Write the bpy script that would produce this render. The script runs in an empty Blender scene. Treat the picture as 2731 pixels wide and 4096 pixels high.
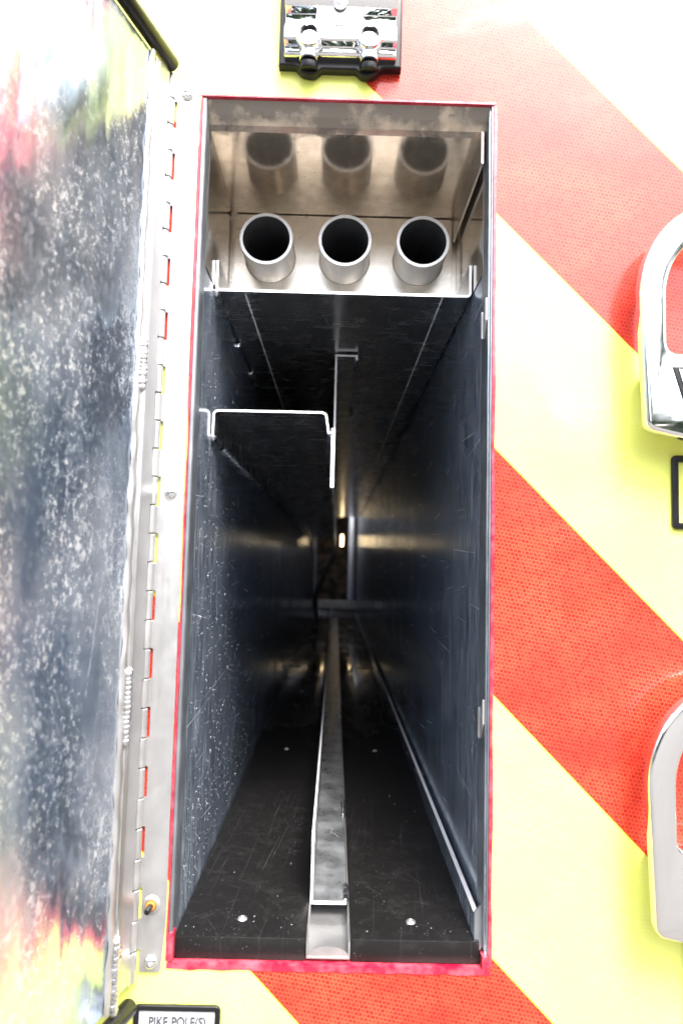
import bpy, bmesh, math, random
from mathutils import Vector, Matrix
random.seed(7)
S = bpy.context.scene
COL = S.collection
GZ = 1.25                      # height of the opening's centre above the ground

# ---------------------------------------------------------------- camera
cam = bpy.data.cameras.new("camera"); camo = bpy.data.objects.new("camera", cam); COL.objects.link(camo)
r = Vector((0.9997, 0.0245, 0.0071)); d = Vector((-0.0089, 0.0766, 0.9970)); u = Vector((0.0238, -0.9968, 0.0768))
# rows give world axes (X right, Y into the truck, Z up) in camera space (x right, y down, z forward)
cx = Vector((r.x, d.x, u.x)); cy = Vector((r.y, d.y, u.y)); cz = Vector((r.z, d.z, u.z))
cx.normalize(); cz.normalize(); cyu = cz.cross(cx) * -1
up = cx.cross(cz); up.normalize()
M = Matrix(((cx.x, up.x, -cz.x, 0), (cx.y, up.y, -cz.y, 0), (cx.z, up.z, -cz.z, 0), (0, 0, 0, 1)))
if up.z < 0: print("UP FLIPPED")
camo.matrix_world = Matrix.Translation((-0.0021, -0.6673, -0.05 + GZ)) @ M
cam.sensor_fit = 'VERTICAL'; cam.sensor_height = 36.0; cam.sensor_width = 24.0; cam.lens = 24.01
cam.clip_start = 0.02; cam.clip_end = 400
cam.dof.use_dof = True; cam.dof.focus_distance = 0.80; cam.dof.aperture_fstop = 4.2
S.camera = camo

# ---------------------------------------------------------------- sky, sun, exposure
ELEV, AZ = 55.0, 158.0
w = bpy.data.worlds.new("World"); S.world = w; w.use_nodes = True
wn = w.node_tree; wn.nodes.clear()
sky = wn.nodes.new("ShaderNodeTexSky"); sky.sky_type = 'NISHITA'; sky.sun_disc = False
sky.sun_elevation = math.radians(ELEV); sky.sun_rotation = math.radians(AZ)
sky.air_density = 1.0; sky.dust_density = 4.0; sky.ozone_density = 1.5
hs = wn.nodes.new("ShaderNodeHueSaturation"); hs.inputs["Saturation"].default_value = 0.60
bg = wn.nodes.new("ShaderNodeBackground"); bg.inputs[1].default_value = 0.15
wo = wn.nodes.new("ShaderNodeOutputWorld")
wn.links.new(sky.outputs[0], hs.inputs["Color"]); wn.links.new(hs.outputs[0], bg.inputs[0]); wn.links.new(bg.outputs[0], wo.inputs[0])
sl = bpy.data.lights.new("sun", 'SUN'); sl.energy = 1.5; sl.angle = math.radians(22); sl.color = (1.0, 0.965, 0.91)
so = bpy.data.objects.new("sun", sl); COL.objects.link(so)
sd = Vector((math.sin(math.radians(AZ)) * math.cos(math.radians(ELEV)), math.cos(math.radians(AZ)) * math.cos(math.radians(ELEV)), math.sin(math.radians(ELEV))))
so.rotation_euler = sd.to_track_quat('Z', 'Y').to_euler()
S.view_settings.view_transform = 'Standard'; S.view_settings.look = 'None'
S.view_settings.gamma = 1.0; S.view_settings.use_curve_mapping = False
S.view_settings.exposure = 2.4
S.render.resolution_x = 682; S.render.resolution_y = 1024
try:
    S.cycles.max_bounces = 14; S.cycles.glossy_bounces = 9; S.cycles.sample_clamp_indirect = 12
except Exception: pass

# ---------------------------------------------------------------- node helpers
class N:
    def __init__(s, name):
        s.m = bpy.data.materials.new(name); s.m.use_nodes = True; s.t = s.m.node_tree
        s.t.nodes.clear(); s.o = s.t.nodes.new("ShaderNodeOutputMaterial")
        s.b = s.t.nodes.new("ShaderNodeBsdfPrincipled"); s.t.links.new(s.b.outputs[0], s.o.inputs[0])
        s._p = None
    def n(s, typ, **k):
        nd = s.t.nodes.new(typ)
        for a, v in k.items():
            if a.startswith("_"): setattr(nd, a[1:], v)
        return nd
    def put(s, sock, v):
        if hasattr(v, "is_linked") or hasattr(v, "links"): s.t.links.new(v, sock)
        else: sock.default_value = v
    def pos(s, scale=(1, 1, 1), rot=(0, 0, 0), loc=(0, 0, 0)):
        if s._p is None: s._p = s.n("ShaderNodeNewGeometry").outputs["Position"]
        src = s._p
        if any(rot):
            m0 = s.n("ShaderNodeMapping"); s.t.links.new(src, m0.inputs[0]); m0.inputs["Rotation"].default_value = rot; src = m0.outputs[0]
        mp = s.n("ShaderNodeMapping"); s.t.links.new(src, mp.inputs[0])
        mp.inputs["Scale"].default_value = scale; mp.inputs["Location"].default_value = loc
        return mp.outputs[0]
    def noise(s, vec, scale=1, detail=3, rough=0.55, dist=0.0):
        t = s.n("ShaderNodeTexNoise"); s.t.links.new(vec, t.inputs["Vector"])
        t.inputs["Scale"].default_value = scale; t.inputs["Detail"].default_value = detail
        t.inputs["Roughness"].default_value = rough; t.inputs["Distortion"].default_value = dist
        return t.outputs["Fac"]
    def vor(s, vec, scale=1, feature='F1', rnd=1.0):
        t = s.n("ShaderNodeTexVoronoi"); t.feature = feature; s.t.links.new(vec, t.inputs["Vector"])
        t.inputs["Scale"].default_value = scale; t.inputs["Randomness"].default_value = rnd
        return t
    def mr(s, v, a, b, c, e):
        t = s.n("ShaderNodeMapRange"); t.clamp = True; s.put(t.inputs[0], v)
        for i, q in zip((1, 2, 3, 4), (a, b, c, e)): s.put(t.inputs[i], q)
        return t.outputs[0]
    def math(s, op, a, b=0.0, c=0.0):
        t = s.n("ShaderNodeMath"); t.operation = op; s.put(t.inputs[0], a); s.put(t.inputs[1], b); s.put(t.inputs[2], c)
        return t.outputs[0]
    def mix(s, f, a, b):
        t = s.n("ShaderNodeMix"); t.data_type = 'RGBA'; s.put(t.inputs[0], f)
        for i, q in ((6, a), (7, b)):
            if isinstance(q, tuple): t.inputs[i].default_value = (*q[:3], 1)
            else: s.t.links.new(q, t.inputs[i])
        return t.outputs[2]
    def bump(s, h, strength=0.2, dist=0.001, prev=None):
        t = s.n("ShaderNodeBump"); t.inputs["Strength"].default_value = strength; t.inputs["Distance"].default_value = dist
        s.t.links.new(h, t.inputs["Height"])
        if prev is not None: s.t.links.new(prev, t.inputs["Normal"])
        return t.outputs[0]
    def set(s, **k):
        names = dict(color="Base Color", metal="Metallic", rough="Roughness", normal="Normal", coat="Coat Weight", coatr="Coat Roughness",
                     aniso="Anisotropic", spec="Specular IOR Level", trans="Transmission Weight", ior="IOR", emis="Emission Color", emiss="Emission Strength", coatn="Coat Normal")
        for a, v in k.items():
            if isinstance(v, tuple): v = (*v[:3], 1)
            s.put(s.b.inputs[names[a]], v)
        return s.m
    def sep(s):
        t = s.n("ShaderNodeSeparateXYZ")
        if s._p is None: s._p = s.n("ShaderNodeNewGeometry").outputs["Position"]
        s.t.links.new(s._p, t.inputs[0]); return t.outputs

LONG = 'LONG'
def scratches(k, plane='YZ', seeds=((0.15, 700, 9, 0.765), (-0.5, 600, 12, 0.775), (0.95, 800, 14, 0.775), (1.45, 620, 10, 0.775))):
    """short straight hairline scratches at several angles in the given plane"""
    out = None
    if plane == 'LONG': plane = 'YZ'; seeds = ((1.52, 700, 5, 0.765), (1.70, 640, 6, 0.775), (0.10, 800, 6, 0.78))
    for i, (a, across, along, th) in enumerate(seeds):
        if plane == 'XY': p = k.pos((across, along, 4), (0, 0, a), (i * 3.1, i * 1.7, 0))
        elif plane == 'YZ': p = k.pos((4, across, along), (a, 0, 0), (0, i * 3.1, i * 1.7))
        else: p = k.pos((across, across * 0.4, along), (0, a, 0), (i * 3.1, 0, i * 1.7))
        q = k.mr(k.noise(p, 1, 1, 0.4, 0.15), th, th + 0.025, 0.0, 1.0)
        out = q if out is None else k.math('MAXIMUM', out, q)
    return out

def metal(name, col=(0.6, 0.6, 0.61), rough=(0.15, 0.32), streak=(300, 300, 12), bump=0.06, blotch=25, dark=0.75, scr='YZ', wave=0.0, met=1.0):
    k = N(name)
    st = k.noise(k.pos(streak), 1, 3, 0.6)
    bl = k.noise(k.pos((1, 1, 1)), blotch, 4, 0.6)
    rg = k.mr(k.math('ADD', k.math('MULTIPLY', st, 0.45), k.math('MULTIPLY', bl, 0.55)), 0.36, 0.64, rough[0], rough[1])
    c = k.mix(k.mr(bl, 0.4, 0.66, 0, 1), tuple(x * dark for x in col), col)
    nrm = k.bump(st, bump, 0.0006)
    if wave: nrm = k.bump(k.noise(k.pos((1, 1, 1)), 9, 1), wave, 0.01, nrm)
    if scr:
        sc = scratches(k, scr)
        rg = k.math('ADD', rg, k.math('MULTIPLY', sc, 0.35)); c = k.mix(sc, c, (0.85, 0.85, 0.85))
    return k.set(color=c, metal=met, rough=rg, normal=nrm)

# ---------------------------------------------------------------- materials
def m_sheeting():
    k = N("chevron_sheeting")
    x, y, z = k.sep()
    q = k.math('ADD', x, k.math('SUBTRACT', z, GZ))                    # x + z, 45 degree bands
    q = k.math('DIVIDE', k.math('ADD', q, 0.0195), 0.4815)
    fr = k.math('FRACT', q)
    red = k.math('LESS_THAN', fr, 0.5)
    # prismatic cells
    br = k.n("ShaderNodeTexBrick"); br.offset = 0.5; br.squash = 1.0
    rot = (math.radians(90), math.radians(0), 0)
    t = k.n("ShaderNodeCombineXYZ"); k.put(t.inputs[0], k.math('ADD', x, k.math('MULTIPLY', z, -0.18))); k.put(t.inputs[1], k.math('ADD', z, k.math('MULTIPLY', x, 0.18)))
    k.t.links.new(t.outputs[0], br.inputs["Vector"])
    br.inputs["Scale"].default_value = 1.0; br.inputs["Brick Width"].default_value = 0.0040; br.inputs["Row Height"].default_value = 0.0037
    br.inputs["Mortar Size"].default_value = 0.0005; br.inputs["Mortar Smooth"].default_value = 0.6; br.inputs["Bias"].default_value = 0.0
    br.inputs["Color1"].default_value = (0, 0, 0, 1); br.inputs["Color2"].default_value = (0.35, 0.35, 0.35, 1); br.inputs["Mortar"].default_value = (1, 1, 1, 1)
    patch = k.mr(k.noise(k.pos((6, 1, 9), (0, math.radians(20), 0)), 1.6, 3), 0.35, 0.65, 0.0, 1.0)
    cell = k.math('MULTIPLY', br.outputs["Color"], k.mr(patch, 0, 1, 0.45, 1.0))
    redc = k.mix(cell, (0.38, 0.006, 0.005), (0.70, 0.095, 0.040))
    yelc = k.mix(cell, (0.76, 0.81, 0.15), (0.84, 0.85, 0.25))
    c = k.mix(red, yelc, redc)
    # thin seam where the bands meet
    e = k.math('ABSOLUTE', k.math('SUBTRACT', k.math('FRACT', k.math('MULTIPLY', q, 2.0)), 0.5))
    seam = k.mr(e, 0.496, 0.4985, 0.0, 1.0)
    c = k.mix(k.math('MULTIPLY', seam, 0.8), c, (0.78, 0.62, 0.01))
    cn = k.bump(k.noise(k.pos((1, 1, 1)), 7, 2), 0.10, 0.02)
    cn = k.bump(k.noise(k.pos((30, 1, 5)), 1, 3), 0.10, 0.0012, cn)
    smear = k.mr(k.noise(k.pos((3, 1, 7), (0, 0.5, 0)), 2.2, 5, 0.65, 0.6), 0.40, 0.60, 0.02, 0.22)
    return k.set(color=c, rough=0.5, coat=0.62, coatr=smear, coatn=cn, spec=0.22)

SHEET = m_sheeting()
def m_trim():
    k = N("crimson_film")
    c = k.mix(k.mr(k.noise(k.pos((60, 60, 60)), 1, 3), 0.4, 0.7, 0, 1), (0.42, 0.006, 0.03), (0.62, 0.09, 0.12))
    return k.set(color=c, rough=0.3, coat=0.6, normal=k.bump(k.noise(k.pos((1, 1, 1)), 220, 2), 0.3, 0.001))
TRIM = m_trim()
WALL = metal("liner_wall_aluminium", (0.34, 0.43, 0.56), (0.11, 0.27), (200, 60, 6), 0.03, 7, 0.84, LONG, 0.05, 0.82)
def scuff(mat):
    """pale rub marks low down at the mouth of the compartment, where gear is dragged over the sill"""
    t = mat.node_tree; b = next(n for n in t.nodes if n.type == 'BSDF_PRINCIPLED'); k = N.__new__(N); k.m = mat; k.t = t; k.b = b; k._p = None
    x, y, z = k.sep(); zz = k.math('SUBTRACT', z, GZ)
    d1 = k.math('MULTIPLY', k.mr(y, 0.0, 0.16, 1.0, 0.0), k.mr(zz, -0.40, -0.20, 1.0, 0.0))
    nz = k.noise(k.pos((150, 150, 28)), 1, 5, 0.75)
    m1 = k.mr(k.math('ADD', nz, k.math('MULTIPLY', d1, 0.20)), 0.60, 0.72, 0.0, 0.8)
    n2 = k.noise(k.pos((260, 260, 16)), 1, 3, 0.6); band = k.mr(y, 0.02, 0.45, 1.0, 0.0)
    m2 = k.mr(k.math('ADD', n2, k.math('MULTIPLY', band, 0.17)), 0.60, 0.76, 0.0, 0.60)
    m = k.math('MAXIMUM', m1, m2)
    old = b.inputs["Base Color"].links[0].from_socket; t.links.new(k.mix(m, old, (0.62, 0.66, 0.70)), b.inputs["Base Color"])
    mt_ = b.inputs["Metallic"].default_value; t.links.new(k.math('SUBTRACT', mt_, k.math('MULTIPLY', m, 0.45)), b.inputs["Metallic"])
scuff(WALL)
JAMB = metal("jamb_aluminium", (0.30, 0.325, 0.35), (0.36, 0.5), (300, 300, 14), 0.05, 30, 0.8, False, met=0.85)
def m_ceiling():
    k = N("bay_ceiling_aluminium")
    x, y, z = k.sep()
    st = k.noise(k.pos((260, 9, 9)), 1, 3); bl = k.noise(k.pos(), 60, 4, 0.6)
    edge = k.math('ADD', y, k.math('MULTIPLY', k.noise(k.pos((1, 1, 1)), 26, 4), -0.085))
    fr = k.mr(edge, -0.034, -0.018, 1.0, 0.0)
    spots = k.mr(k.noise(k.pos(), 210, 2), 0.68, 0.72, 0, 1)
    rg = k.mr(st, 0.3, 0.7, 0.10, 0.15); rg = k.math('ADD', rg, k.math('MULTIPLY', fr, 0.22))
    c = k.mix(k.mr(bl, 0.42, 0.62, 0, 1), (0.58, 0.49, 0.39), (0.68, 0.59, 0.48)); c = k.mix(fr, c, (0.22, 0.20, 0.175)); c = k.mix(k.math('MULTIPLY', spots, 0.6), c, (0.12, 0.09, 0.06))
    return k.set(color=c, metal=0.80, rough=rg, normal=k.bump(st, 0.05, 0.0006))
CEIL = m_ceiling()
TRAYM = metal("tray_aluminium", (0.56, 0.57, 0.585), (0.20, 0.30), (9, 200, 9), 0.03, 30, 0.85, 'XY', 0.02, 0.95)
FOOTM = metal("stained_foot_aluminium", (0.44, 0.46, 0.48), (0.24, 0.44), (200, 20, 9), 0.05, 26, 0.45, 'XY', 0.03, 0.72)
BAYM = metal("bay_warm_reflection", (0.60, 0.555, 0.49), (0.08, 0.18), (200, 200, 8), 0.02, 20, 0.8, False, 0.02, 0.97)  # warm reflection of the bay put into the colour
PLATE = metal("tube_plate_aluminium", (0.70, 0.655, 0.59), (0.26, 0.38), (14, 14, 200), 0.06, 40, 0.85, False)
TUBE = metal("tube_aluminium", (0.86, 0.84, 0.80), (0.34, 0.44), (240, 30, 240), 0.05, 40, 0.92, False, met=0.8)
TUBEIN = metal("shaded_tube_bore", (0.085, 0.09, 0.10), (0.35, 0.5), (240, 12, 240), 0.15, 40, 0.7, False, met=0.2)  # same tube metal, darkened in colour for the shade inside
BRITE = metal("cut_aluminium_edge", (0.80, 0.80, 0.81), (0.4, 0.55), (200, 200, 200), 0.1, 60, 0.92, False, met=0.35)
LEAF = metal("hinge_aluminium", (0.50, 0.495, 0.49), (0.34, 0.48), (260, 260, 16), 0.08, 40, 0.90, False, met=0.85)
WELD = metal("weld_bead_metal", (0.72, 0.72, 0.73), (0.2, 0.35), (120, 120, 120), 0.2, 120, 0.8, False)
CHROME = N("chrome").set(color=(0.86, 0.87, 0.89), metal=1.0, rough=0.045)
def m_handle():
    k = N("satin_chrome"); b = k.noise(k.pos(), 120, 3)
    return k.set(color=(0.82, 0.83, 0.84), metal=1.0, rough=k.mr(b, 0.3, 0.7, 0.06, 0.12), normal=k.bump(b, 0.03, 0.0005))
HANDLE = m_handle()
def m_mirror():
    k = N("door_skin_worn_mirror")
    big = k.noise(k.pos((75, 75, 7)), 1, 3, 0.6)
    mid = k.noise(k.pos((170, 170, 75)), 1, 3, 0.6, 0.4)
    cb = k.n("ShaderNodeCombineXYZ"); k.put(cb.inputs[2], k.math('MULTIPLY', k.math('SUBTRACT', big, 0.5), 0.44))
    ad = k.n("ShaderNodeVectorMath"); ad.operation = 'ADD'; gn = k.n("ShaderNodeNewGeometry")
    k.t.links.new(gn.outputs["Normal"], ad.inputs[0]); k.t.links.new(cb.outputs[0], ad.inputs[1])
    nz = k.n("ShaderNodeVectorMath"); nz.operation = 'NORMALIZE'; k.t.links.new(ad.outputs[0], nz.inputs[0])
    nrm = k.bump(mid, 0.10, 0.0010, nz.outputs[0])
    sc = scratches(k, 'YZ', ((0.15, 420, 5, 0.76), (-0.5, 380, 6, 0.77)))
    fleck = k.mr(k.noise(k.pos((170, 170, 130)), 1, 5, 0.72, 0.2), 0.50, 0.68, 0, 0.95)
    fine = k.mr(k.noise(k.pos((420, 420, 260)), 1, 2, 0.6), 0.55, 0.72, 0, 0.6)
    zone = k.mr(k.noise(k.pos((16, 16, 9)), 1, 4, 0.6), 0.38, 0.62, 0.18, 1.0)
    haze = k.mr(k.noise(k.pos((11, 11, 5), (0, 0, 0), (4, 2, 1)), 1, 3), 0.42, 0.64, 0.0, 0.32)
    f2 = k.math('MULTIPLY', k.math('ADD', fleck, fine), zone)
    f2 = k.math('MINIMUM', k.math('ADD', k.math('MULTIPLY', sc, 0.3), k.math('ADD', k.math('MULTIPLY', f2, 0.75), haze)), 1.0)
    c = k.mix(k.mr(k.noise(k.pos((20, 20, 12)), 1, 3), 0.4, 0.65, 0, 1), (0.36, 0.45, 0.58), (0.52, 0.59, 0.69))
    c = k.mix(f2, c, (0.70, 0.71, 0.70))
    rg = k.math('ADD', k.mr(k.noise(k.pos((12, 12, 8)), 1, 3), 0.35, 0.65, 0.10, 0.24), k.math('MULTIPLY', f2, 0.30))
    return k.set(color=c, metal=k.math('SUBTRACT', 0.93, k.math('MULTIPLY', f2, 0.42)), rough=rg, normal=nrm)
MIRROR = m_mirror()
def m_mat():
    k = N("black_plastic_mat")
    sc = scratches(k, 'XY'); s2 = scratches(k, 'XY', ((0.05, 1100, 4, 0.74), (0.12, 900, 3, 0.75), (-1.2, 800, 12, 0.77)))
    x, y, z = k.sep()
    wet = k.mr(k.math('ADD', k.noise(k.pos((22, 9, 22)), 1, 5, 0.65, 0.5), k.mr(y, 0.45, 0.95, -0.30, 0.10)), 0.50, 0.56, 0, 1)
    dust = k.mr(k.noise(k.pos(), 55, 6, 0.75), 0.52, 0.75, 0, 1)
    speck = k.mr(k.vor(k.pos(), 260).outputs["Distance"], 0.07, 0.13, 1, 0)
    speck = k.math('MULTIPLY', speck, k.mr(k.noise(k.pos(), 30, 2), 0.5, 0.6, 0, 1))
    c = k.mix(k.math('MULTIPLY', dust, 0.6), (0.0065, 0.0060, 0.0060), (0.024, 0.022, 0.022))
    c = k.mix(k.math('MULTIPLY', k.math('MAXIMUM', sc, s2), 0.13), c, (0.16, 0.16, 0.17)); c = k.mix(k.math('MULTIPLY', speck, 0.5), c, (0.25, 0.26, 0.28))
    c = k.mix(k.math('MULTIPLY', wet, 0.35), c, (0.055, 0.052, 0.052))  # wet patches also lightened in colour for the grey they reflect
    rg = k.mix(wet, (0.38, 0.38, 0.38), (0.10, 0.10, 0.10))
    return k.set(color=c, rough=rg, spec=0.28, normal=k.bump(k.noise(k.pos(), 90, 4), 0.12, 0.001))
MAT = m_mat()
RUB = N("black_rubber")
RUB.set(color=(0.006, 0.006, 0.007), spec=0.3, rough=RUB.mr(RUB.noise(RUB.pos(), 90, 3), 0.3, 0.7, 0.28, 0.45), coat=0.1); RUB = RUB.m
STRAP = N("black_webbing").set(color=(0.008, 0.008, 0.008), rough=0.8)
BULKM = metal("rear_bulkhead_metal", (0.15, 0.10, 0.07), (0.3, 0.5), (18, 18, 18), 0.1, 16, 0.06, False, met=0.5)  # dark blotches put in to break up warm light bands on the walls
BARM = metal("rear_frame_metal", (0.74, 0.70, 0.65), (0.3, 0.45), (30, 30, 30), 0.1, 20, 0.85, False, met=0.3)
POSTM = metal("rear_post_paint", (0.82, 0.82, 0.86), (0.3, 0.45), (30, 30, 30), 0.05, 20, 0.9, False, met=0.0)
SIGNW = N("grey_engraved_plate").set(color=(0.52, 0.52, 0.54), rough=0.35)
INK = N("dark_engraving").set(color=(0.05, 0.05, 0.06), rough=0.5)
ORANGE = N("orange_bushing").set(color=(0.55, 0.20, 0.03), rough=0.45)
WATER = N("water_drop").set(color=(0.20, 0.21, 0.23), rough=0.10, metal=0.45, spec=0.6)
LAMP = N("lit_lamp_lens").set(color=(1, 0.8, 0.5), emis=(1.0, 0.72, 0.38), emiss=3.0)
def m_ground():
    k = N("concrete_ground"); b = k.noise(k.pos(), 3, 6, 0.6)
    return k.set(color=k.mix(b, (0.075, 0.070, 0.064), (0.135, 0.125, 0.115)), rough=0.85)
GROUND = m_ground()
def m_leaf():
    k = N("tree_foliage"); b = k.noise(k.pos(), 1.3, 5, 0.7)
    return k.set(color=k.mix(b, (0.03, 0.05, 0.02), (0.08, 0.11, 0.045)), rough=0.8)

# ---------------------------------------------------------------- mesh helpers
class MB:
    def __init__(s): s.bm = bmesh.new()
    def box(s, a, b, bev=0.0, seg=2):
        bm2 = bmesh.new(); bmesh.ops.create_cube(bm2, size=1)
        for v in bm2.verts: v.co = Vector([(a[i] + b[i]) / 2 + v.co[i] * (b[i] - a[i]) for i in range(3)])
        if bev: bmesh.ops.bevel(bm2, geom=bm2.edges[:], offset=bev, segments=seg, affect='EDGES', profile=0.5)
        s.add(bm2); return s
    def add(s, bm2, mat=None):
        if mat is not None: bmesh.ops.transform(bm2, matrix=mat, verts=bm2.verts)
        me = bpy.data.meshes.new("t"); bm2.to_mesh(me); s.bm.from_mesh(me); bpy.data.meshes.remove(me); bm2.free()
    def cyl(s, p, q, r, seg=32, r2=None, bev=0.0):
        p, q = Vector(p), Vector(q); h = (q - p).length
        bm2 = bmesh.new(); bmesh.ops.create_cone(bm2, cap_ends=True, segments=seg, radius1=r, radius2=r if r2 is None else r2, depth=h)
        if bev:
            es = [e for e in bm2.edges if abs(e.verts[0].co.z - e.verts[1].co.z) < 1e-7]
            bmesh.ops.bevel(bm2, geom=es, offset=bev, segments=3, affect='EDGES', profile=0.5)
        m = Matrix.Translation((p + q) / 2) @ (q - p).to_track_quat('Z', 'Y').to_matrix().to_4x4()
        s.add(bm2, m); return s
    def ball(s, c, rad, seg=12, rings=8):
        bm2 = bmesh.new(); bmesh.ops.create_uvsphere(bm2, u_segments=seg, v_segments=rings, radius=1)
        m = Matrix.Translation(c) @ Matrix.Diagonal((*rad, 1)); s.add(bm2, m); return s
    def lathe(s, prof, c, axis='Y', seg=48, closed=False):
        """prof: list of (radius, along); revolved about axis through c"""
        rings = []
        for (ra, al) in prof:
            ring = []
            for i in range(seg):
                t = 2 * math.pi * i / seg
                if axis == 'Y': co = (c[0] + ra * math.cos(t), c[1] + al, c[2] + ra * math.sin(t))
                else: co = (c[0] + ra * math.cos(t), c[1] + ra * math.sin(t), c[2] + al)
                ring.append(s.bm.verts.new(co))
            rings.append(ring)
        n = len(rings)
        for j in range(n if closed else n - 1):
            a, b = rings[j], rings[(j + 1) % n]
            for i in range(seg): s.bm.faces.new((a[i], a[(i + 1) % seg], b[(i + 1) % seg], b[i]))
        return s
    def prism(s, pts, lo, hi, axis='Y', bev=0.0, seg=2):
        """pts 2-D polygon; extruded along axis. Y: pts=(x,z); X: pts=(y,z)"""
        bm2 = bmesh.new()
        mk = (lambda p, t: (p[0], t, p[1])) if axis == 'Y' else ((lambda p, t: (t, p[0], p[1])) if axis == 'X' else (lambda p, t: (p[0], p[1], t)))
        a = [bm2.verts.new(mk(p, lo)) for p in pts]; b = [bm2.verts.new(mk(p, hi)) for p in pts]
        bm2.faces.new(a); bm2.faces.new(b[::-1]); n = len(pts)
        for i in range(n): bm2.faces.new((a[i], b[i], b[(i + 1) % n], a[(i + 1) % n]))
        bmesh.ops.recalc_face_normals(bm2, faces=bm2.faces)
        if bev: bmesh.ops.bevel(bm2, geom=bm2.edges[:], offset=bev, segments=seg, affect='EDGES', profile=0.5)
        s.add(bm2); return s
    def strip(s, path, th, lo, hi, axis='Y', bev=0.0):
        """sheet of thickness th following the open 2-D path (left side offset), extruded along axis"""
        P = [Vector(p) for p in path]; off = []
        for i, p in enumerate(P):
            a = (P[i] - P[i - 1]).normalized() if i > 0 else None; b = (P[i + 1] - P[i]).normalized() if i < len(P) - 1 else None
            t = (a + b).normalized() if a and b else (a or b); nn = Vector((-t.y, t.x))
            k = 1 / max(0.35, nn.dot(Vector((-a.y, a.x)))) if a else 1
            off.append(p + nn * th * k)
        s.prism([tuple(p) for p in P] + [tuple(p) for p in reversed(off)], lo, hi, axis, bev); return s

def obj(name, mb, mat, parent=None, smooth=False, xf=None, label=None):
    bm = mb.bm if isinstance(mb, MB) else mb
    if xf is not None: bmesh.ops.transform(bm, matrix=xf, verts=bm.verts)
    bmesh.ops.recalc_face_normals(bm, faces=bm.faces) if name not in ("water_drops",) else None
    lo = Vector([min(v.co[i] for v in bm.verts) for i in range(3)]); hi = Vector([max(v.co[i] for v in bm.verts) for i in range(3)])
    c = (lo + hi) / 2
    for v in bm.verts: v.co -= c
    me = bpy.data.meshes.new(name); bm.to_mesh(me); bm.free()
    me.materials.append(mat)
    if smooth:
        me.polygons.foreach_set("use_smooth", [True] * len(me.polygons))
        if smooth != 2:
            try: me.set_sharp_from_angle(angle=math.radians(38))
            except Exception: pass
    o = bpy.data.objects.new(name, me); COL.objects.link(o)
    wl = c + Vector((0, 0, GZ))
    o.location = wl; o["_w"] = tuple(wl)
    if parent is not None:
        o.parent = parent; o.location = wl - Vector(parent["_w"])
    if label: o["label"] = label
    return o

def arc(cx_, cy_, rx, ry, a0, a1, n=8):
    return [(cx_ + rx * math.cos(math.radians(a0 + (a1 - a0) * i / n)), cy_ + ry * math.sin(math.radians(a0 + (a1 - a0) * i / n))) for i in range(n + 1)]

def curve_solid(outlines, half, bevel, yc, mat4=None, res=2):
    """filled 2-D outlines (x,z), thickness 2*(half+bevel) about y=yc; returns a bmesh"""
    cu = bpy.data.curves.new("c", 'CURVE'); cu.dimensions = '2D'; cu.fill_mode = 'BOTH'; cu.extrude = half; cu.bevel_depth = bevel; cu.bevel_resolution = 3
    for pts in outlines:
        sp = cu.splines.new('POLY'); sp.points.add(len(pts) - 1); sp.use_cyclic_u = True
        for i, p in enumerate(pts): sp.points[i].co = (p[0], p[1], 0, 1)
    o = bpy.data.objects.new("c", cu); COL.objects.link(o)
    bpy.context.view_layer.update()
    me = bpy.data.meshes.new_from_object(o.evaluated_get(bpy.context.evaluated_depsgraph_get()))
    bm = bmesh.new(); bm.from_mesh(me); bpy.data.meshes.remove(me); bpy.data.objects.remove(o); bpy.data.curves.remove(cu)
    bmesh.ops.remove_doubles(bm, verts=bm.verts, dist=1e-6)
    for v in bm.verts: v.co = Vector((v.co.x, yc - v.co.z, v.co.y))
    return bm

def rrect(x0, z0, x1, z1, r_, n=5):
    return arc(x1 - r_, z1 - r_, r_, r_, 0, 90, n) + arc(x0 + r_, z1 - r_, r_, r_, 90, 180, n) + arc(x0 + r_, z0 + r_, r_, r_, 180, 270, n) + arc(x1 - r_, z0 + r_, r_, r_, 270, 360, n)

def weld(p, q, wd, n, parent, hgt=0.6, flip=None):
    """rippled bead of overlapping puddles from p to q"""
    p, q = Vector(p), Vector(q); m = MB(); t = (q - p).normalized(); L = (q - p).length / n
    qq = t.to_track_quat('Z', 'Y').to_matrix().to_4x4()
    for i in range(n + 1):
        c = p.lerp(q, i / n) + Vector((random.uniform(-1, 1), random.uniform(-1, 1), random.uniform(-1, 1))) * wd * 0.06
        bm2 = bmesh.new(); bmesh.ops.create_uvsphere(bm2, u_segments=14, v_segments=8, radius=1)
        s_ = random.uniform(0.88, 1.1)
        m.add(bm2, Matrix.Translation(c) @ qq @ Matrix.Rotation(0.5, 4, 'X') @ Matrix.Diagonal((wd * s_, wd * s_, L * 1.25, 1)))
    return obj("weld_bead", m, WELD, parent, 2)

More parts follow.
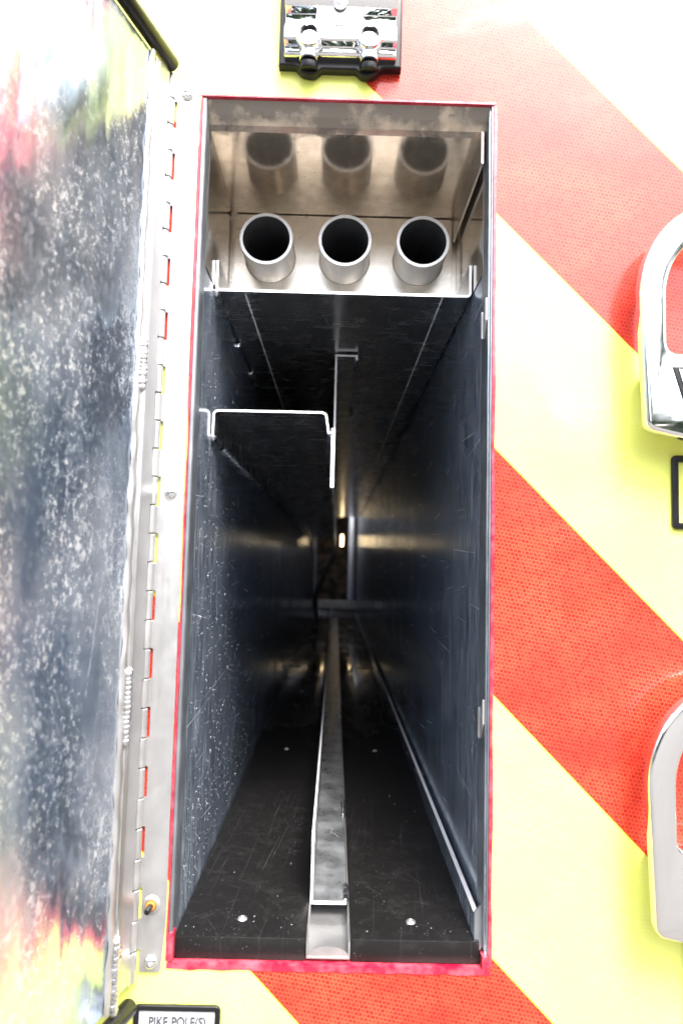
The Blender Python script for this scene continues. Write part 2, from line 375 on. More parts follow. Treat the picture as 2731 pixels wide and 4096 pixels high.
# ---------------------------------------------------------------- setting
gm = MB(); gm.bm.faces.new([gm.bm.verts.new(p) for p in ((-150, -150, -GZ), (150, -150, -GZ), (150, 150, -GZ), (-150, 150, -GZ))])
g = obj("ground", gm, GROUND); g["kind"] = "structure"
def added_tree_line():  # added out of view to put a dark horizon into the reflections
    m = MB(); rnd = random.Random(3)
    for i in range(900):
        a = rnd.uniform(math.radians(195), math.radians(345)); R = rnd.uniform(26, 34)
        top = 7.5 + 3.0 * math.sin(a * 5) + 2.2 * math.sin(a * 13 + 1)
        zz = rnd.uniform(-1.0, top); s_ = rnd.uniform(0.5, 1.4)
        bm2 = bmesh.new(); bmesh.ops.create_icosphere(bm2, subdivisions=1, radius=s_)
        for v in bm2.verts: v.co *= rnd.uniform(0.75, 1.25)
        m.add(bm2, Matrix.Translation((R * math.cos(a), R * math.sin(a), zz)))
    o = obj("added_tree_line", m, m_leaf()); o["kind"] = "stuff"; o["label"] = "unseen line of trees added behind the camera for the truck to mirror"; o["category"] = "trees"
added_tree_line()

# ---------------------------------------------------------------- the fire truck
truck = bpy.data.objects.new("fire_truck", None); COL.objects.link(truck); truck["_w"] = (0.0, 0.0, 0.0)
truck["label"] = "fire truck rear with red and yellow chevrons around its open pole compartment"
truck["category"] = "fire truck"

XL, XR, ZT, ZB = -0.150, 0.150, 0.4266, -0.4266
hole = [(XR, ZT), (XL, ZT), (XL, ZB), (XR, ZB)]
pb = curve_solid([[(1.15, 1.45), (-0.95, 1.45), (-0.95, -0.95), (1.15, -0.95)], hole], 0.0015, 0.0, 0.0015)
panel = obj("rear_panel", pb, SHEET, truck, label="glossy sheet metal with diagonal red and fluorescent yellow reflective bands")

# crimson film lining the edge of the opening
rnd = random.Random(5)
def wob(a, b, n, f):
    return [(a + (b - a) * i / n, f * (0.7 * math.sin(i * 1.3) + rnd.uniform(-1, 1))) for i in range(n + 1)]
def film():
    m = MB()
    i0 = 0.0012
    top = [(XL - 0.001, ZT + 0.0005)] + [(x, ZT + 0.0005 + w_) for x, w_ in wob(XL, XR, 40, 0.0003)] + [(XR + 0.0012, ZT)]
    bot = [(XR, ZT - 0.0018), (XL, ZT - 0.0010)]
    m.prism(top + bot, -0.0012, 0.012)
    tb = [(XL, ZB + 0.0038), (XR, ZB + 0.003)]; bb = [(x, ZB - 0.0016 + w_) for x, w_ in wob(XR + 0.002, XL, 40, 0.0005)]
    m.prism(tb + bb, -0.0012, 0.012)
    for sx in (-1, 1):
        ys = [(sx * ((0.1508 if sx < 0 else 0.1524) + 0.0004 * math.sin(i) + rnd.uniform(-.0003, .0003)), ZT - 0.003 + (ZB + 0.0055 - ZT + 0.003) * i / 40) for i in range(41)]
        m.prism(ys + [(sx * 0.1493, ZB + 0.0055), (sx * 0.1493, ZT - 0.003)], -0.0012, 0.004)
    m.box((-0.1488, -0.0012, ZB + 0.0055), (-0.1445, 0.010, ZB + 0.030)); m.box((0.1438, -0.0012, ZB + 0.003), (0.1488, 0.010, ZB + 0.0145))
    return m
obj("edge_film", film(), TRIM, truck, label="crimson film wrapped round the opening edge")

# liner
WX = 0.1465; DEPTH = 5.1; ZF = -0.424; ZC = 0.4045
lin = MB()
lin.box((-WX - 0.002, 0.0035, ZF - 0.004), (-WX, DEPTH, ZT + 0.0025)); lin.box((WX, 0.0035, ZF - 0.004), (WX + 0.002, DEPTH, ZT + 0.0025))
lin.box((-WX, 0.0035, ZF - 0.004), (WX, DEPTH, ZF))
liner = obj("compartment_liner", lin, WALL, truck, label="tall deep aluminium side walls and floor pan, scratched and wet")
cl = MB().prism([(0.0035, ZT - 0.0015), (0.0100, 0.4135), (0.0160, 0.4062), (0.022, 0.4030), (0.20, ZC - 0.0025), (3.93, ZC - 0.0025), (3.93, ZC), (0.20, ZC), (0.024, 0.4060), (0.018, 0.4090), (0.012, 0.4160), (0.0050, ZT + 0.002)], -WX, WX, 'X'); cl.box((-WX, 4.14, ZC - 0.0025), (WX, DEPTH, ZC)); obj("ceiling_sheet", cl, CEIL, liner, label="warm reflective ceiling sheet")  # gap near the far end is added to let sky light onto the rear
for sx in (-1, 1):
    j = MB(); dp = 0.026 if sx < 0 else 0.034
    ji = 0.1457 if sx < 0 else 0.1474
    j.box((min(sx * 0.1492, sx * ji), 0.0002, -0.4000), (max(sx * 0.1492, sx * ji), 0.0034, ZT - 0.0020), 0.0006)
    j.box((min(sx * (WX - 0.0008), sx * (WX - 0.0001)), 0.0035, -0.408), (max(sx * (WX - 0.001), sx * (WX - 0.0001)), dp, ZT - 0.0035))
    obj("door_jamb", j, JAMB, liner)
for sx in (-1, 1):
    bsd = MB().box((min(sx * (WX - 0.0009), sx * (WX - 0.0001)), 0.030, 0.2600), (max(sx * (WX - 0.0009), sx * (WX - 0.0001)), 0.1940, ZC - 0.0027)); obj("bay_reflection_sheet", bsd, BAYM, liner)  # added thin sheets over the walls, carrying the bay's warm reflection
# hanging filler plate at the right of the bay
fp = MB().box((0.1398, 0.014, 0.3705), (0.1422, 0.1885, ZC + 0.0005), 0.0004); obj("filler_plate", fp, PLATE, liner, label="narrow plate hanging from the ceiling with a pale cut edge")
# catch brackets
for zt, zb_ in ((0.2125, 0.184), (-0.187, -0.2165)):
    cb = MB(); x0 = WX - 0.0012
    cb.prism([(0.004, zt + 0.010), (0.0165, zt), (0.0165, zb_), (0.004, zb_ + 0.016)], x0 - 0.0022, x0, 'X', 0.0004)
    cb.prism([(0.0165, zt), (0.0205, zt), (0.0205, zb_ + 0.002), (0.0165, zb_)], x0 - 0.0036, x0, 'X', 0.0004)
    obj("catch_bracket", cb, LEAF, liner)

# floor mats
for sx in (-1, 1):
    a = (-0.1452, 0.006, -0.4228) if sx < 0 else (0.0208, 0.006, -0.4228); b = (-0.0212, 3.9, -0.402) if sx < 0 else (0.1425, 3.9, -0.402)
    mt = obj("floor_mat", MB().box(a, b, 0.0015), MAT, truck, smooth=True)
    for yy in (0.039, 0.661, 1.25):
        xx = -0.0855 if sx < 0 else 0.0812
        s_ = MB().lathe([(0.0001, -0.0015), (0.0046, -0.0015), (0.0050, 0.0002), (0.0042, 0.0014), (0.0026, 0.0023), (0.0016, 0.0024), (0.0012, 0.0016), (0.0001, 0.0016)], (xx, yy, -0.402), 'Z', 24)
        obj("screw", s_, LEAF, mt, True)
# base strip between the mats
bs = MB().strip([(-0.0208, -0.404), (-0.0205, -0.4195), (0.0203, -0.4195), (0.0206, -0.404)], 0.0015, 0.0045, 3.95, 'Y', 0.0)
base = obj("channel_strip", bs, LEAF, truck, label="wide aluminium strip between the two black mats")
bs2 = MB(); bs2.prism(arc(0, -0.4195, 0.0198, 0.011, 0, 180, 14), 0.0052, 0.0062); obj("end_tab", bs2, LEAF, base)
# floor divider: tall edge on its left, flat foot to the right
fd = MB()
prof = [(0.0, 0.0)]
pts = [(0.078, -0.403)] + arc(0.078 + 0.012, -0.330 - 0.012, 0.012, 0.012, 180, 90, 6) + [(3.9, -0.330), (3.9, -0.403)]
pts = [(0.078, -0.4035), (0.078, -0.345)] + arc(0.078 + 0.016, -0.345, 0.016, 0.012, 180, 90, 6)[1:] + [(3.9, -0.333), (3.9, -0.4035)]
fd.prism(pts, -0.0195, -0.0172, 'X', 0.0003)
floor_div = obj("floor_divider", fd, TRAYM, truck, label="low angle divider standing on the floor with a bright left edge")
ft = MB().box((-0.0170, 0.076, -0.4035), (0.0185, 3.9, -0.4012), 0.0005); obj("divider_foot", ft, FOOTM, floor_div)
ed = MB(); pe = [(0.0772, -0.4045), (0.0772, -0.345)] + arc(0.078 + 0.016, -0.345, 0.0168, 0.0128, 180, 90, 6)[1:] + [(3.9, -0.3322)]
ed.strip(pe, 0.0008, -0.0198, -0.0170, 'X'); ed.box((-0.0170, 0.0750, -0.4040), (0.0178, 0.0762, -0.4008))
obj("cut_edge", ed, BRITE, floor_div)
for a_, b_, n_ in ((0.078, 0.110, 12), (0.32, 0.38, 12), (0.9, 0.97, 8)):
    weld((0.0172, a_, -0.4005), (0.0172, b_, -0.4005), 0.0030, n_, floor_div)
# edge angle on the right wall foot
ea = MB().strip([(0.1405, -0.408), (0.1405, -0.3775)], 0.0022, 0.012, 3.9, 'Y', 0.0004)
eangle = obj("edge_angle", ea, WALL, truck, label="thin angle along the foot of the right wall")
ea2 = MB().box((0.1375, 0.0115, -0.3775), (0.1415, 3.9, -0.3764)); obj("cut_edge", ea2, BRITE, eangle)
ea3 = MB().prism([(0.1383, -0.3766), (0.1460, -0.3690), (0.1460, -0.4080), (0.1435, -0.4120), (0.1383, -0.4060)], 0.0095, 0.0118); obj("end_plate", ea3, JAMB, eangle)

# upper tray (U channel) with pole tubes
ty = 0.085
tr = MB()
tp = [(-0.1450, 0.2905), (-0.1450, 0.2610)] + arc(-0.1450 + 0.0055, 0.2605, 0.0055, 0.0055, 180, 270, 5)[1:] + arc(0.1445 - 0.0055, 0.2605, 0.0055, 0.0055, 270, 360, 5) + [(0.1445, 0.2925)]
tr.strip(tp, 0.0028, ty, 3.7, 'Y', 0.0)
tray = obj("upper_tray", tr, TRAYM, truck, label="shallow U shaped aluminium tray across the compartment under the pole tubes", smooth=True)
te = MB().strip(tp, 0.0028, ty - 0.0008, ty - 0.0001, 'Y', 0.0); obj("cut_edge", te, BRITE, tray)
weld((-0.1445, 0.088, 0.2535), (-0.1445, 0.150, 0.2535), 0.0042, 13, tray)
weld((-0.1450, 0.27, 0.2520), (-0.1450, 0.285, 0.2520), 0.0036, 4, tray); weld((-0.1450, 0.42, 0.2520), (-0.1450, 0.47, 0.2520), 0.0036, 8, tray)
for xs in (-0.112, 0.112):                                            # stitch lines under the tray
    m = MB(); yy = 0.088
    while yy < 1.3:
        l = random.uniform(0.0012, 0.0035); ww = random.uniform(0.0004, 0.0012)
        m.box((xs - ww, yy, 0.25465), (xs + ww, yy + l, 0.2550)); yy += l + random.uniform(0.0004, 0.0012)
    obj("scuff_line", m, BRITE, tray)
# plate with three holes
tubes = [(-0.0955, 0.3425), (0.0, 0.3430), (0.0948, 0.3440)]
def circ(cx_, cz_, r_, n=48): return [(cx_ + r_ * math.cos(2 * math.pi * i / n), cz_ + r_ * math.sin(2 * math.pi * i / n)) for i in range(n)]
outl = [(-0.1415, 0.2650), (0.1385, 0.2650), (0.1385, 0.3960)] + arc(0.1345, 0.3965, 0.004, 0.004, 0, 90, 4) + arc(-0.1375, 0.3965, 0.004, 0.004, 90, 180, 4)
bp = curve_solid([outl] + [circ(a, b, 0.0330) for a, b in tubes], 0.001, 0.0003, 0.1905)
plate = obj("tube_plate", bp, PLATE, tray, label="upright plate with three round holes for the pole tubes")
bk = curve_solid([[(-WX + 0.0003, 0.2640), (WX - 0.0003, 0.2640), (WX - 0.0003, ZC - 0.0003), (-WX + 0.0003, ZC - 0.0003)]] + [circ(a, b, 0.0326) for a, b in tubes], 0.0008, 0.0, 0.1970); obj("backing_plate", bk, PLATE, tray)
for i, (a, b) in enumerate(tubes):
    R = 0.0320
    t_ = MB().lathe([(R, 0.45), (R, 0.0008), (R - 0.0006, 0.0), (R - 0.0032, 0.0), (R - 0.0036, 0.0006)], (a, 0.135, b), 'Y', 72)
    tb_ = obj("pole_tube", t_, TUBE, truck, True, label=("left aluminium pole tube with dark bore", "middle aluminium pole tube with dark bore", "right aluminium pole tube with dark bore")[i])
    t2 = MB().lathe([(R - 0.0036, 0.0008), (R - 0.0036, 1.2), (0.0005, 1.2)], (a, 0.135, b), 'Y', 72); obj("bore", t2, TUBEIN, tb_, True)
    t3 = MB().lathe([(R + 0.0001, -0.0004), (R - 0.0034, -0.0004), (R - 0.0034, 0.0012), (R + 0.0001, 0.0012)], (a, 0.135, b), 'Y', 72, True); obj("rim", t3, BRITE, tb_, True)

# vertical divider (hangs under the tray)
dv = MB()
dpts = [(0.305, 0.2525), (0.305, 0.118), (0.0985, 0.104), (0.0985, 0.036), (3.7, 0.036), (3.7, 0.2525)]
dv.prism(dpts, -0.0094, -0.0068, 'X')
div = obj("upright_divider", dv, TRAYM, truck, label="upright sheet divider hanging from the tray, bright on its front edge")
df = MB().strip([(-0.0068, 0.2497), (0.0230, 0.2497)], 0.0024, 0.300, 3.7, 'Y', 0.0003); obj("top_flange", df, TRAYM, div)
de = MB().box((-0.0096, 0.3035, 0.120), (-0.0066, 0.3049, 0.2525)); de.box((-0.0096, 0.2985, 0.2497), (0.0230, 0.2999, 0.2521)); obj("cut_edge", de, BRITE, div)
d2 = MB().box((-0.0104, 0.0972, 0.036), (-0.0058, 0.0984, 0.104), 0.0005); obj("front_edge", d2, BRITE, div)
weld((0.0215, 0.304, 0.2475), (0.0215, 0.350, 0.2475), 0.0040, 11, div); weld((0.0215, 0.60, 0.2475), (0.0215, 0.66, 0.2475), 0.0036, 8, div)

# lower shelf: upside-down U
ly = 0.0985
lp = [(-0.1455, 0.0925), (-0.1452, 0.1165)] + arc(-0.1452 + 0.007, 0.1165, 0.007, 0.006, 180, 90, 5)[1:] + arc(-0.0190 - 0.004, 0.1170, 0.008, 0.006, 90, 0, 5) + [(-0.0118, 0.0975)]
sh = MB().strip(lp[::-1], 0.0026, ly, 3.7, 'Y')
shelf = obj("lower_shelf", sh, TRAYM, truck, smooth=True, label="upside-down U shaped aluminium shelf on the left under the tray")
se = MB().strip(lp[::-1], 0.0026, ly - 0.0010, ly - 0.0001, 'Y'); obj("cut_edge", se, BRITE, shelf)
weld((-0.1448, 0.103, 0.0905), (-0.1440, 0.150, 0.0885), 0.0048, 10, shelf)
weld((-0.0112, 0.099, 0.0960), (-0.0112, 0.112, 0.0930), 0.0026, 4, shelf)
wl_ = MB(); wl_.cyl((-0.1450, 0.15, 0.0900), (-0.1450, 3.7, 0.0900), 0.0020, 10); obj("seam_bead", wl_, WELD, shelf, 2)

# rear end
rb = MB().box((-0.1465, 4.20, -0.424), (0.1465, 4.215, -0.302)); rb = MB().box((-0.1465, 4.20, -0.3585), (0.1465, 4.215, -0.3035), 0.002)
rear = obj("rear_frame", rb, BARM, truck, label="dim metal frame at the far end of the compartment")
rp = MB().cyl((0.108, 4.19, -0.30), (0.108, 4.19, 0.45), 0.018, 20); obj("post", rp, POSTM, rear, True)
rc = MB().box((-0.16, 5.1, -0.45), (0.16, 5.12, 0.45)); obj("rear_bulkhead", rc, BULKM, rear)
rl = MB().box((0.034, 4.30, 0.085), (0.050, 4.32, 0.165), 0.004); obj("lamp", rl, LAMP, rear, label="small warm lit lamp")
cu = [(-0.040 - 0.060 * t + 0.045 * math.sin(t * 5.2 + 0.6), 0.20 - 0.62 * t) for t in [i / 24 for i in range(25)]]
sp_ = MB()
for a, b in zip(cu, cu[1:]): sp_.cyl((a[0], 4.1, a[1]), (b[0], 4.1, b[1]), 0.014, 12); sp_.ball((b[0], 4.1, b[1]), (0.018, 0.01, 0.018))
obj("strap", sp_, STRAP, rear, True)

# water drops on walls and floor
wd = bmesh.new(); rnd = random.Random(11)
def drop(c, rx, ry, rz):
    bm2 = bmesh.new(); bmesh.ops.create_uvsphere(bm2, u_segments=8, v_segments=6, radius=1)
    me = bpy.data.meshes.new("t"); bmesh.ops.transform(bm2, matrix=Matrix.Translation(c) @ Matrix.Diagonal((rx, ry, rz, 1)), verts=bm2.verts)
    bm2.to_mesh(me); wd.from_mesh(me); bpy.data.meshes.remove(me); bm2.free()
for i in range(1500):
    y = 0.04 + abs(rnd.gauss(0, 0.33)); z = rnd.uniform(-0.39, 0.20) if rnd.random() < 0.9 else rnd.uniform(-0.395, -0.3)
    rr = rnd.uniform(0.00025, 0.0007) * (1.8 if rnd.random() < 0.05 else 1); drop((-WX + rr * 0.15, y, z), rr * 0.55, rr, rr * rnd.uniform(1, 2.4))
for i in range(420):
    y = 0.03 + rnd.random() ** 2 * 0.8; z = rnd.uniform(-0.36, 0.24); rr = rnd.uniform(0.0002, 0.0006); drop((WX - rr * 0.15, y, z), rr * 0.5, rr, rr * rnd.uniform(1, 2.2))
for i in range(60):
    x = rnd.choice((rnd.uniform(-0.14, -0.03), rnd.uniform(0.025, 0.138))); y = 0.02 + rnd.random() ** 1.5 * 1.2; rr = rnd.uniform(0.0003, 0.0010); drop((x, y, -0.402 + rr * 0.1), rr, rr, rr * 0.5)
wmb = MB(); wmb.bm = wd
o = obj("water_drops", wmb, WATER, liner, 2); o["kind"] = "stuff"

# ---------------------------------------------------------------- hinge
HZ0, HZ1 = -0.4375, 0.4440; NK = 32; HL = (HZ1 - HZ0) / NK; HX, HY, HR = -0.1812, -0.0062, 0.0050
hinge = obj("piano_hinge", MB().cyl((HX, HY, HZ0 + 0.002), (HX, HY, HZ1 - 0.002), 0.0018, 12), RUB, truck, label="long aluminium piano hinge down the left of the opening")
ANG = math.radians(15.5); DS = Vector((-math.sin(ANG), -math.cos(ANG), 0)); DN = Vector((math.cos(ANG), -math.sin(ANG), 0))
H0 = Vector((HX, HY, 0))
DM = Matrix(((DS.x, DN.x, 0, H0.x), (DS.y, DN.y, 0, H0.y), (0, 0, 1, 0), (0, 0, 0, 1)))   # door space: x along the door, y = inner normal
fixed = []; moving = []
for i in range(NK):
    z1 = HZ1 - HL * i; z0 = z1 - HL
    k_ = MB().lathe([(0.0020, 0.0005), (HR - 0.0006, 0.0005), (HR, 0.0011), (HR, HL - 0.0011), (HR - 0.0006, HL - 0.0005), (0.0020, HL - 0.0005)], (HX, HY, z0), 'Z', 24)
    obj("knuckle", k_, LEAF, hinge, True)
    (fixed if i % 2 == 0 else moving).append((z0, z1))
lf = MB(); lx0 = HX + HR + 0.0016
lf.prism([(lx0, -0.4300), (-0.1558, -0.4300), (-0.1545, -0.4270), (-0.1516, -0.385), (-0.1514, HZ1 - 0.012), (-0.1524, HZ1 - 0.004), (lx0, HZ1 - 0.004)], -0.0034, -0.0014, 'Y', 0.0004)
for z0, z1 in fixed:
    if z0 < -0.43: continue
    lf.box((HX + 0.0015, -0.0033, z0 + 0.0004), (lx0 + 0.0006, -0.0015, z1 - 0.0004))
obj("leaf", lf, LEAF, hinge)
for z_ in (0.4239, 0.016, -0.421):
    rv = MB().lathe([(0.0001, 0.0), (0.0058, 0.0), (0.0060, -0.0008), (0.0050, -0.0024), (0.0030, -0.0034), (0.0016, -0.0036), (0.0012, -0.0024), (0.0001, -0.0024)], (-0.1640, -0.0034, z_), 'Y', 28)
    rv.box((-0.1666, -0.0072, z_ - 0.0004), (-0.1614, -0.0052, z_ + 0.0004)); obj("rivet", rv, CHROME, hinge, True)
st = MB().lathe([(0.0045, 0.002), (0.0082, 0.002), (0.0086, -0.0005), (0.0072, -0.0018), (0.0056, -0.0022), (0.0048, -0.001), (0.0046, 0.004)], (-0.1655, -0.0036, -0.3700), 'Y', 28)
stud = obj("plunger_switch", st, LEAF, hinge, True)
s2 = MB().lathe([(0.0047, -0.001), (0.0044, -0.0030), (0.0028, -0.0036), (0.0028, 0.001)], (-0.1655, -0.0036, -0.3700), 'Y', 20)
b_ = obj("bushing", s2, ORANGE, hinge, True)
s3 = MB().cyl((-0.1655, -0.004, -0.3700), (-0.1660, -0.0180, -0.3700), 0.0027, 20, None, 0.0010); obj("plunger", s3, RUB, hinge, True)

# ---------------------------------------------------------------- compartment door (swung open toward the camera)
DT, DB = 0.447, -0.447
dr = MB().box((0.0240, -0.030, DB), (0.40, -0.004, DT), 0.002)
door = obj("compartment_door", dr, SHEET, truck, xf=DM, label="open compartment door with a scratched mirror-like inner skin")
dlf = MB(); dlf.box((HR + 0.0027, 0.0012, DB + 0.012), (0.0250, 0.0030, HZ1 - 0.004), 0.0004)
for z0, z1 in moving: dlf.box((0.0015, 0.0013, z0 + 0.0004), (HR + 0.0032, 0.0029, z1 - 0.0004))
obj("door_leaf", dlf, LEAF, door, xf=DM)
e1 = MB().box((0.0240, -0.004, DB + 0.004), (0.0335, 0.0042, DT - 0.010), 0.0016, 3); obj("edge_flange", e1, LEAF, door, True, xf=DM)
e2 = MB().cyl((0.0305, 0.0042, DB + 0.006), (0.0305, 0.0042, DT - 0.014), 0.0020, 12); obj("edge_bead", e2, LEAF, door, 2, xf=DM)
# wavy sealed margin of the inner skin
wv = bmesh.new(); n = 160; va = []
for i in range(n + 1):
    z = DB + 0.004 + (DT - DB - 0.012) * i / n
    x1 = 0.0425 + 0.0008 * math.sin(i * 0.41) + 0.0006 * math.sin(i * 0.93 + 1) + random.uniform(-.0003, .0003)
    row_ = [wv.verts.new((x, yy + 0.0007 * math.sin(i * 0.8 + x * 300), z)) for x, yy in ((0.0325, -0.001), (0.0335, 0.0030), (0.0380, 0.0042), (x1 - 0.001, 0.0036), (x1, 0.0012))]
    va.append(row_)
for i in range(n):
    for j in range(4): wv.faces.new((va[i][j], va[i][j + 1], va[i + 1][j + 1], va[i + 1][j]))
wm = MB(); wm.bm = wv; obj("sealed_margin", wm, LEAF, door, 2, xf=DM)
sk = MB().box((0.0400, -0.004, DB + 0.006), (0.38, 0.0012, DT - 0.010), 0.0006); obj("inner_skin", sk, MIRROR, door, xf=DM, label="scratched and dented mirror-like inner skin")
for zt in (0.170, -0.145, -0.395):
    pass
def dweld(za, zb_, wd_, n_):
    p = DM @ Vector((0.0330, 0.0045, za)); q = DM @ Vector((0.0330, 0.0045, zb_)); weld(p, q, wd_, n_, door)
dweld(0.155, 0.112, 0.0036, 11); dweld(-0.152, -0.212, 0.0040, 14); dweld(-0.385, -0.442, 0.0045, 13)
for zz, sgn in ((DT + 0.002, 1), (DB - 0.008, -1)):
    sm = MB().cyl((0.004, 0.004, zz), (0.40, 0.004, zz), 0.0078, 24, None, 0.003)
    obj("rubber_seal", sm, RUB, door, True, xf=DM)

# ---------------------------------------------------------------- chrome hinge latch above the opening
def latch():
    x0, x1 = -0.0665, 0.0470; zb0 = 0.452
    # gasket with a wavy lower edge
    low = []
    for i in range(49):
        t = i / 48; x = x0 - 0.0035 + (x1 - x0 + 0.007) * t
        z = zb0 + 0.0040 - 0.0078 * math.exp(-((x + 0.0415) / 0.010) ** 4) - 0.0078 * math.exp(-((x - 0.0195) / 0.010) ** 4) - 0.003 * math.exp(-((x + 0.011) / 0.03) ** 4)
        low.append((x, z))
    top = [(x1 + 0.0035, 0.60), (x0 - 0.0035, 0.60)]
    gk = curve_solid([low + top], 0.0035, 0.0020, -0.0056)
    lt = obj("door_hinge_latch", gk, RUB, truck, True, label="black rubber gasket with wavy lower edge under the chrome hinge")
    # stepped casting: profile in (y, z)
    prof = [(-0.010, 0.4585), (-0.0185, 0.4590), (-0.0205, 0.4605), (-0.0155, 0.4655), (-0.0165, 0.4700), (-0.0235, 0.4712), (-0.0250, 0.4725), (-0.0250, 0.4845), (-0.0240, 0.4860),
            (-0.0190, 0.4872), (-0.0185, 0.4930), (-0.0130, 0.4970), (-0.0150, 0.5060), (-0.0230, 0.5080), (-0.0270, 0.5150), (-0.0280, 0.5600), (-0.0240, 0.5900), (-0.010, 0.5900)]
    body = MB()
    segs = [(x0, -0.0545), (-0.0285, 0.0065), (0.0325, x1)]
    body.prism(prof, x0 + 0.0005, x1 - 0.0005, 'X', 0.0007, 2)
    obj("casting", body, CHROME, lt, True)
    # central tapered rib
    rb_ = MB(); bm2 = bmesh.new()
    q = [(-0.0350, 0.4935, -0.0200), (0.0130, 0.4935, -0.0200), (0.0050, 0.5600, -0.0330), (-0.0270, 0.5600, -0.0330)]
    f_ = [bm2.verts.new((a, c, b)) for a, b, c in q]; k2 = [bm2.verts.new((a + (0.003 if i in (1, 2) else -0.003), -0.012, b)) for i, (a, b, c) in enumerate(q)]
    bm2.faces.new(f_); bm2.faces.new(k2[::-1])
    for i in range(4): bm2.faces.new((f_[i], k2[i], k2[(i + 1) % 4], f_[(i + 1) % 4]))
    bmesh.ops.bevel(bm2, geom=bm2.edges[:], offset=0.0012, segments=2, affect='EDGES'); rb_.add(bm2)
    obj("rib", rb_, HANDLE, lt, True)
    cp = MB().lathe([(0.0001, -0.0045), (0.0040, -0.004), (0.0068, -0.002), (0.0074, 0.003)], (-0.0110, -0.0275, 0.5110), 'Y', 32); obj("bolt_cap", cp, BRITE, lt, 2)
    for bx in (-0.0415, 0.0195):
        bo = MB().lathe([(0.0125, 0.0230), (0.0133, 0.006), (0.0135, 0.0012), (0.0128, 0.0), (0.0090, 0.0), (0.0084, 0.0010), (0.0084, 0.0200), (0.0001, 0.0200)], (bx, -0.0290, 0.4755), 'Y', 40)
        b2 = obj("boss", bo, CHROME, lt, True)
        sl_ = MB().lathe([(0.0083, 0.0012), (0.0079, 0.0014), (0.0079, 0.0190), (0.0001, 0.0190)], (bx, -0.0290, 0.4755), 'Y', 32); obj("socket_shade_liner", sl_, RUB, lt, True)  # added black liner stands in for the dark shade inside the hole
        sc_ = MB().lathe([(0.0001, -0.0010), (0.0054, -0.0006), (0.0062, 0.0006), (0.0064, 0.007)], (bx, -0.0205, 0.4738), 'Y', 28); obj("screw", sc_, BRITE, lt, True)
        nk = MB().cyl((bx, -0.0165, 0.4750), (bx, -0.0160, 0.4550), 0.0100, 32, 0.0094, 0.0008); obj("boss_foot", nk, CHROME, lt, True)
        bt = MB().cyl((bx, -0.0130, 0.4552), (bx, -0.0115, 0.4485), 0.0094, 32, 0.0098, 0.0008); obj("boot", bt, RUB, lt, True)
latch()

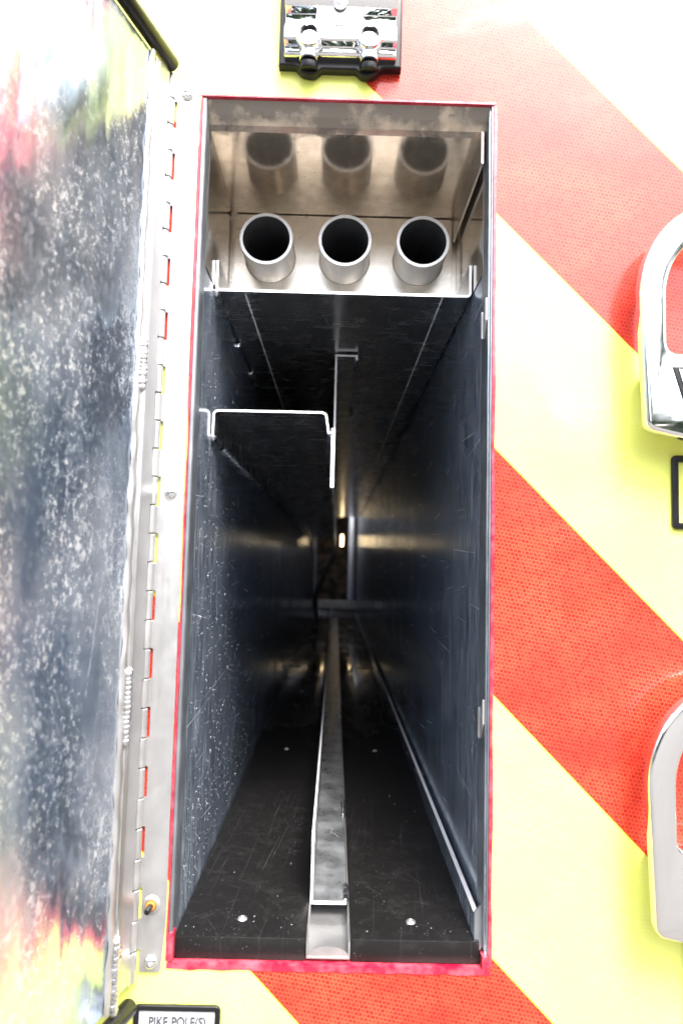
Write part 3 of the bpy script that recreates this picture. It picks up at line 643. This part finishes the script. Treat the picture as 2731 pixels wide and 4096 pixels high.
# ---------------------------------------------------------------- D shaped pull handles at the right
def d_handle(zi, label, xoff=0.0):
    """zi = height of the lower edge of the grip hole"""
    x0 = 0.2840 + xoff; xc = x0 + 0.078; R = 0.078
    outer = [(x0, zi + 0.062)] + [(xc - R * math.cos(math.radians(a)), zi + 0.062 + 0.088 * math.sin(math.radians(a))) for a in range(6, 180, 6)] + [(xc + R, zi + 0.062), (xc + R - 0.004, zi - 0.052)]
    outer += arc(xc + R - 0.012, zi - 0.060, 0.008, 0.008, 0, -60, 4) + [(xc + 0.018, zi - 0.078), (xc - 0.018, zi - 0.078)] + arc(x0 + 0.013, zi - 0.060, 0.008, 0.008, -120, -180, 4)
    ri = 0.0175
    inner = [(x0 + ri, zi + 0.060)] + [(xc - (R - ri) * math.cos(math.radians(a)), zi + 0.060 + 0.069 * math.sin(math.radians(a))) for a in range(6, 180, 6)] + [(xc + R - ri, zi + 0.060)]
    inner += arc(xc + R - ri - 0.014, zi + 0.014, 0.014, 0.014, 0, -90, 5) + arc(x0 + ri + 0.014, zi + 0.014, 0.014, 0.014, -90, -180, 5)
    bm = curve_solid([outer, inner], 0.0035, 0.0038, -0.034)
    h = obj("pull_handle", bm, HANDLE, truck, True, label=label)
    # bowl-backed hub that joins the ring to the body
    hb = MB(); bm2 = bmesh.new()
    fr = [(x0 + 0.006, zi - 0.006), (xc + R - 0.006, zi - 0.006), (xc + R - 0.012, zi - 0.058), (xc, zi - 0.074), (x0 + 0.012, zi - 0.058)]
    a = [bm2.verts.new((p[0], -0.030, p[1])) for p in fr]; b = [bm2.verts.new((xc + (p[0] - xc) * 0.93, -0.0008, zi - 0.03 + (p[1] - zi + 0.03) * 0.95)) for p in fr]
    bm2.faces.new(a); bm2.faces.new(b[::-1])
    for i in range(5): bm2.faces.new((a[i], b[i], b[(i + 1) % 5], a[(i + 1) % 5]))
    bmesh.ops.recalc_face_normals(bm2, faces=bm2.faces)
    bmesh.ops.bevel(bm2, geom=bm2.edges[:], offset=0.002, segments=2, affect='EDGES'); hb.add(bm2); obj("hub", hb, HANDLE, h, True)
    # sloping lock face with a dark slot
    lk = curve_solid([[(x0 + 0.0260, zi - 0.010), (xc + R - 0.026, zi - 0.010), (xc + R - 0.040, zi - 0.058), (x0 + 0.040, zi - 0.058)]], 0.0004, 0.0004, -0.0420)
    obj("lock_recess", lk, RUB, h, True)
    l2 = curve_solid([[(x0 + 0.0310, zi - 0.013), (xc + R - 0.031, zi - 0.013), (xc + R - 0.043, zi - 0.054), (x0 + 0.043, zi - 0.054)]], 0.0004, 0.0006, -0.0430)
    obj("lock_face", l2, HANDLE, h, True)
d_handle(0.1520, "upper chrome D shaped pull handle")
d_handle(-0.3022, "lower chrome D shaped pull handle", 0.0035)

# ---------------------------------------------------------------- label holders
def holder(x0, z0, x1, z1, wd_, label, fillmat, text=None):
    bm = curve_solid([rrect(x0, z0, x1, z1, 0.0035), rrect(x0 + wd_, z0 + wd_, x1 - wd_, z1 - wd_, 0.0015)], 0.0008, 0.0012, -0.0022)
    h = obj("label_holder", bm, RUB, truck, True, label=label)
    if fillmat: obj("label_plate", MB().box((x0 + wd_ * .8, -0.0022, z0 + wd_ * .8), (x1 - wd_ * .8, -0.0006, z1 - wd_ * .8)), fillmat, h)
    if text:
        fc = bpy.data.curves.new("t", 'FONT'); fc.body = text; fc.size = 0.0122; fc.extrude = 0.0002; fc.align_x = 'LEFT'; fc.align_y = 'TOP'; fc.space_character = 1.0; fc.space_word = 1.2; fc.offset = 0.0003
        fo = bpy.data.objects.new("t", fc); COL.objects.link(fo); bpy.context.view_layer.update()
        me = bpy.data.meshes.new_from_object(fo.evaluated_get(bpy.context.evaluated_depsgraph_get())); bm = bmesh.new(); bm.from_mesh(me)
        wx = max(v.co.x for v in bm.verts); k_ = 0.0528 / wx; zt = max(v.co.y for v in bm.verts)
        for v in bm.verts: v.co = Vector((-0.1638 + v.co.x * k_, -0.0027 - v.co.z, -0.4690 + (v.co.y - zt)))
        bpy.data.objects.remove(fo); bpy.data.meshes.remove(me); obj("lettering", bm, INK, h)
holder(-0.1765, -0.502, -0.0990, -0.4600, 0.0028, "black framed label reading PIKE POLE(S) under the opening", SIGNW, "PIKE POLE(S)")
holder(0.3275, -0.0065, 0.405, 0.0640, 0.0042, "black rectangular label frame below the upper handle", None)
holder(0.3340, -0.480, 0.410, -0.392, 0.0042, "black rectangular label frame below the lower handle", None)

for o in bpy.data.objects:
    if "_w" in o: del o["_w"]
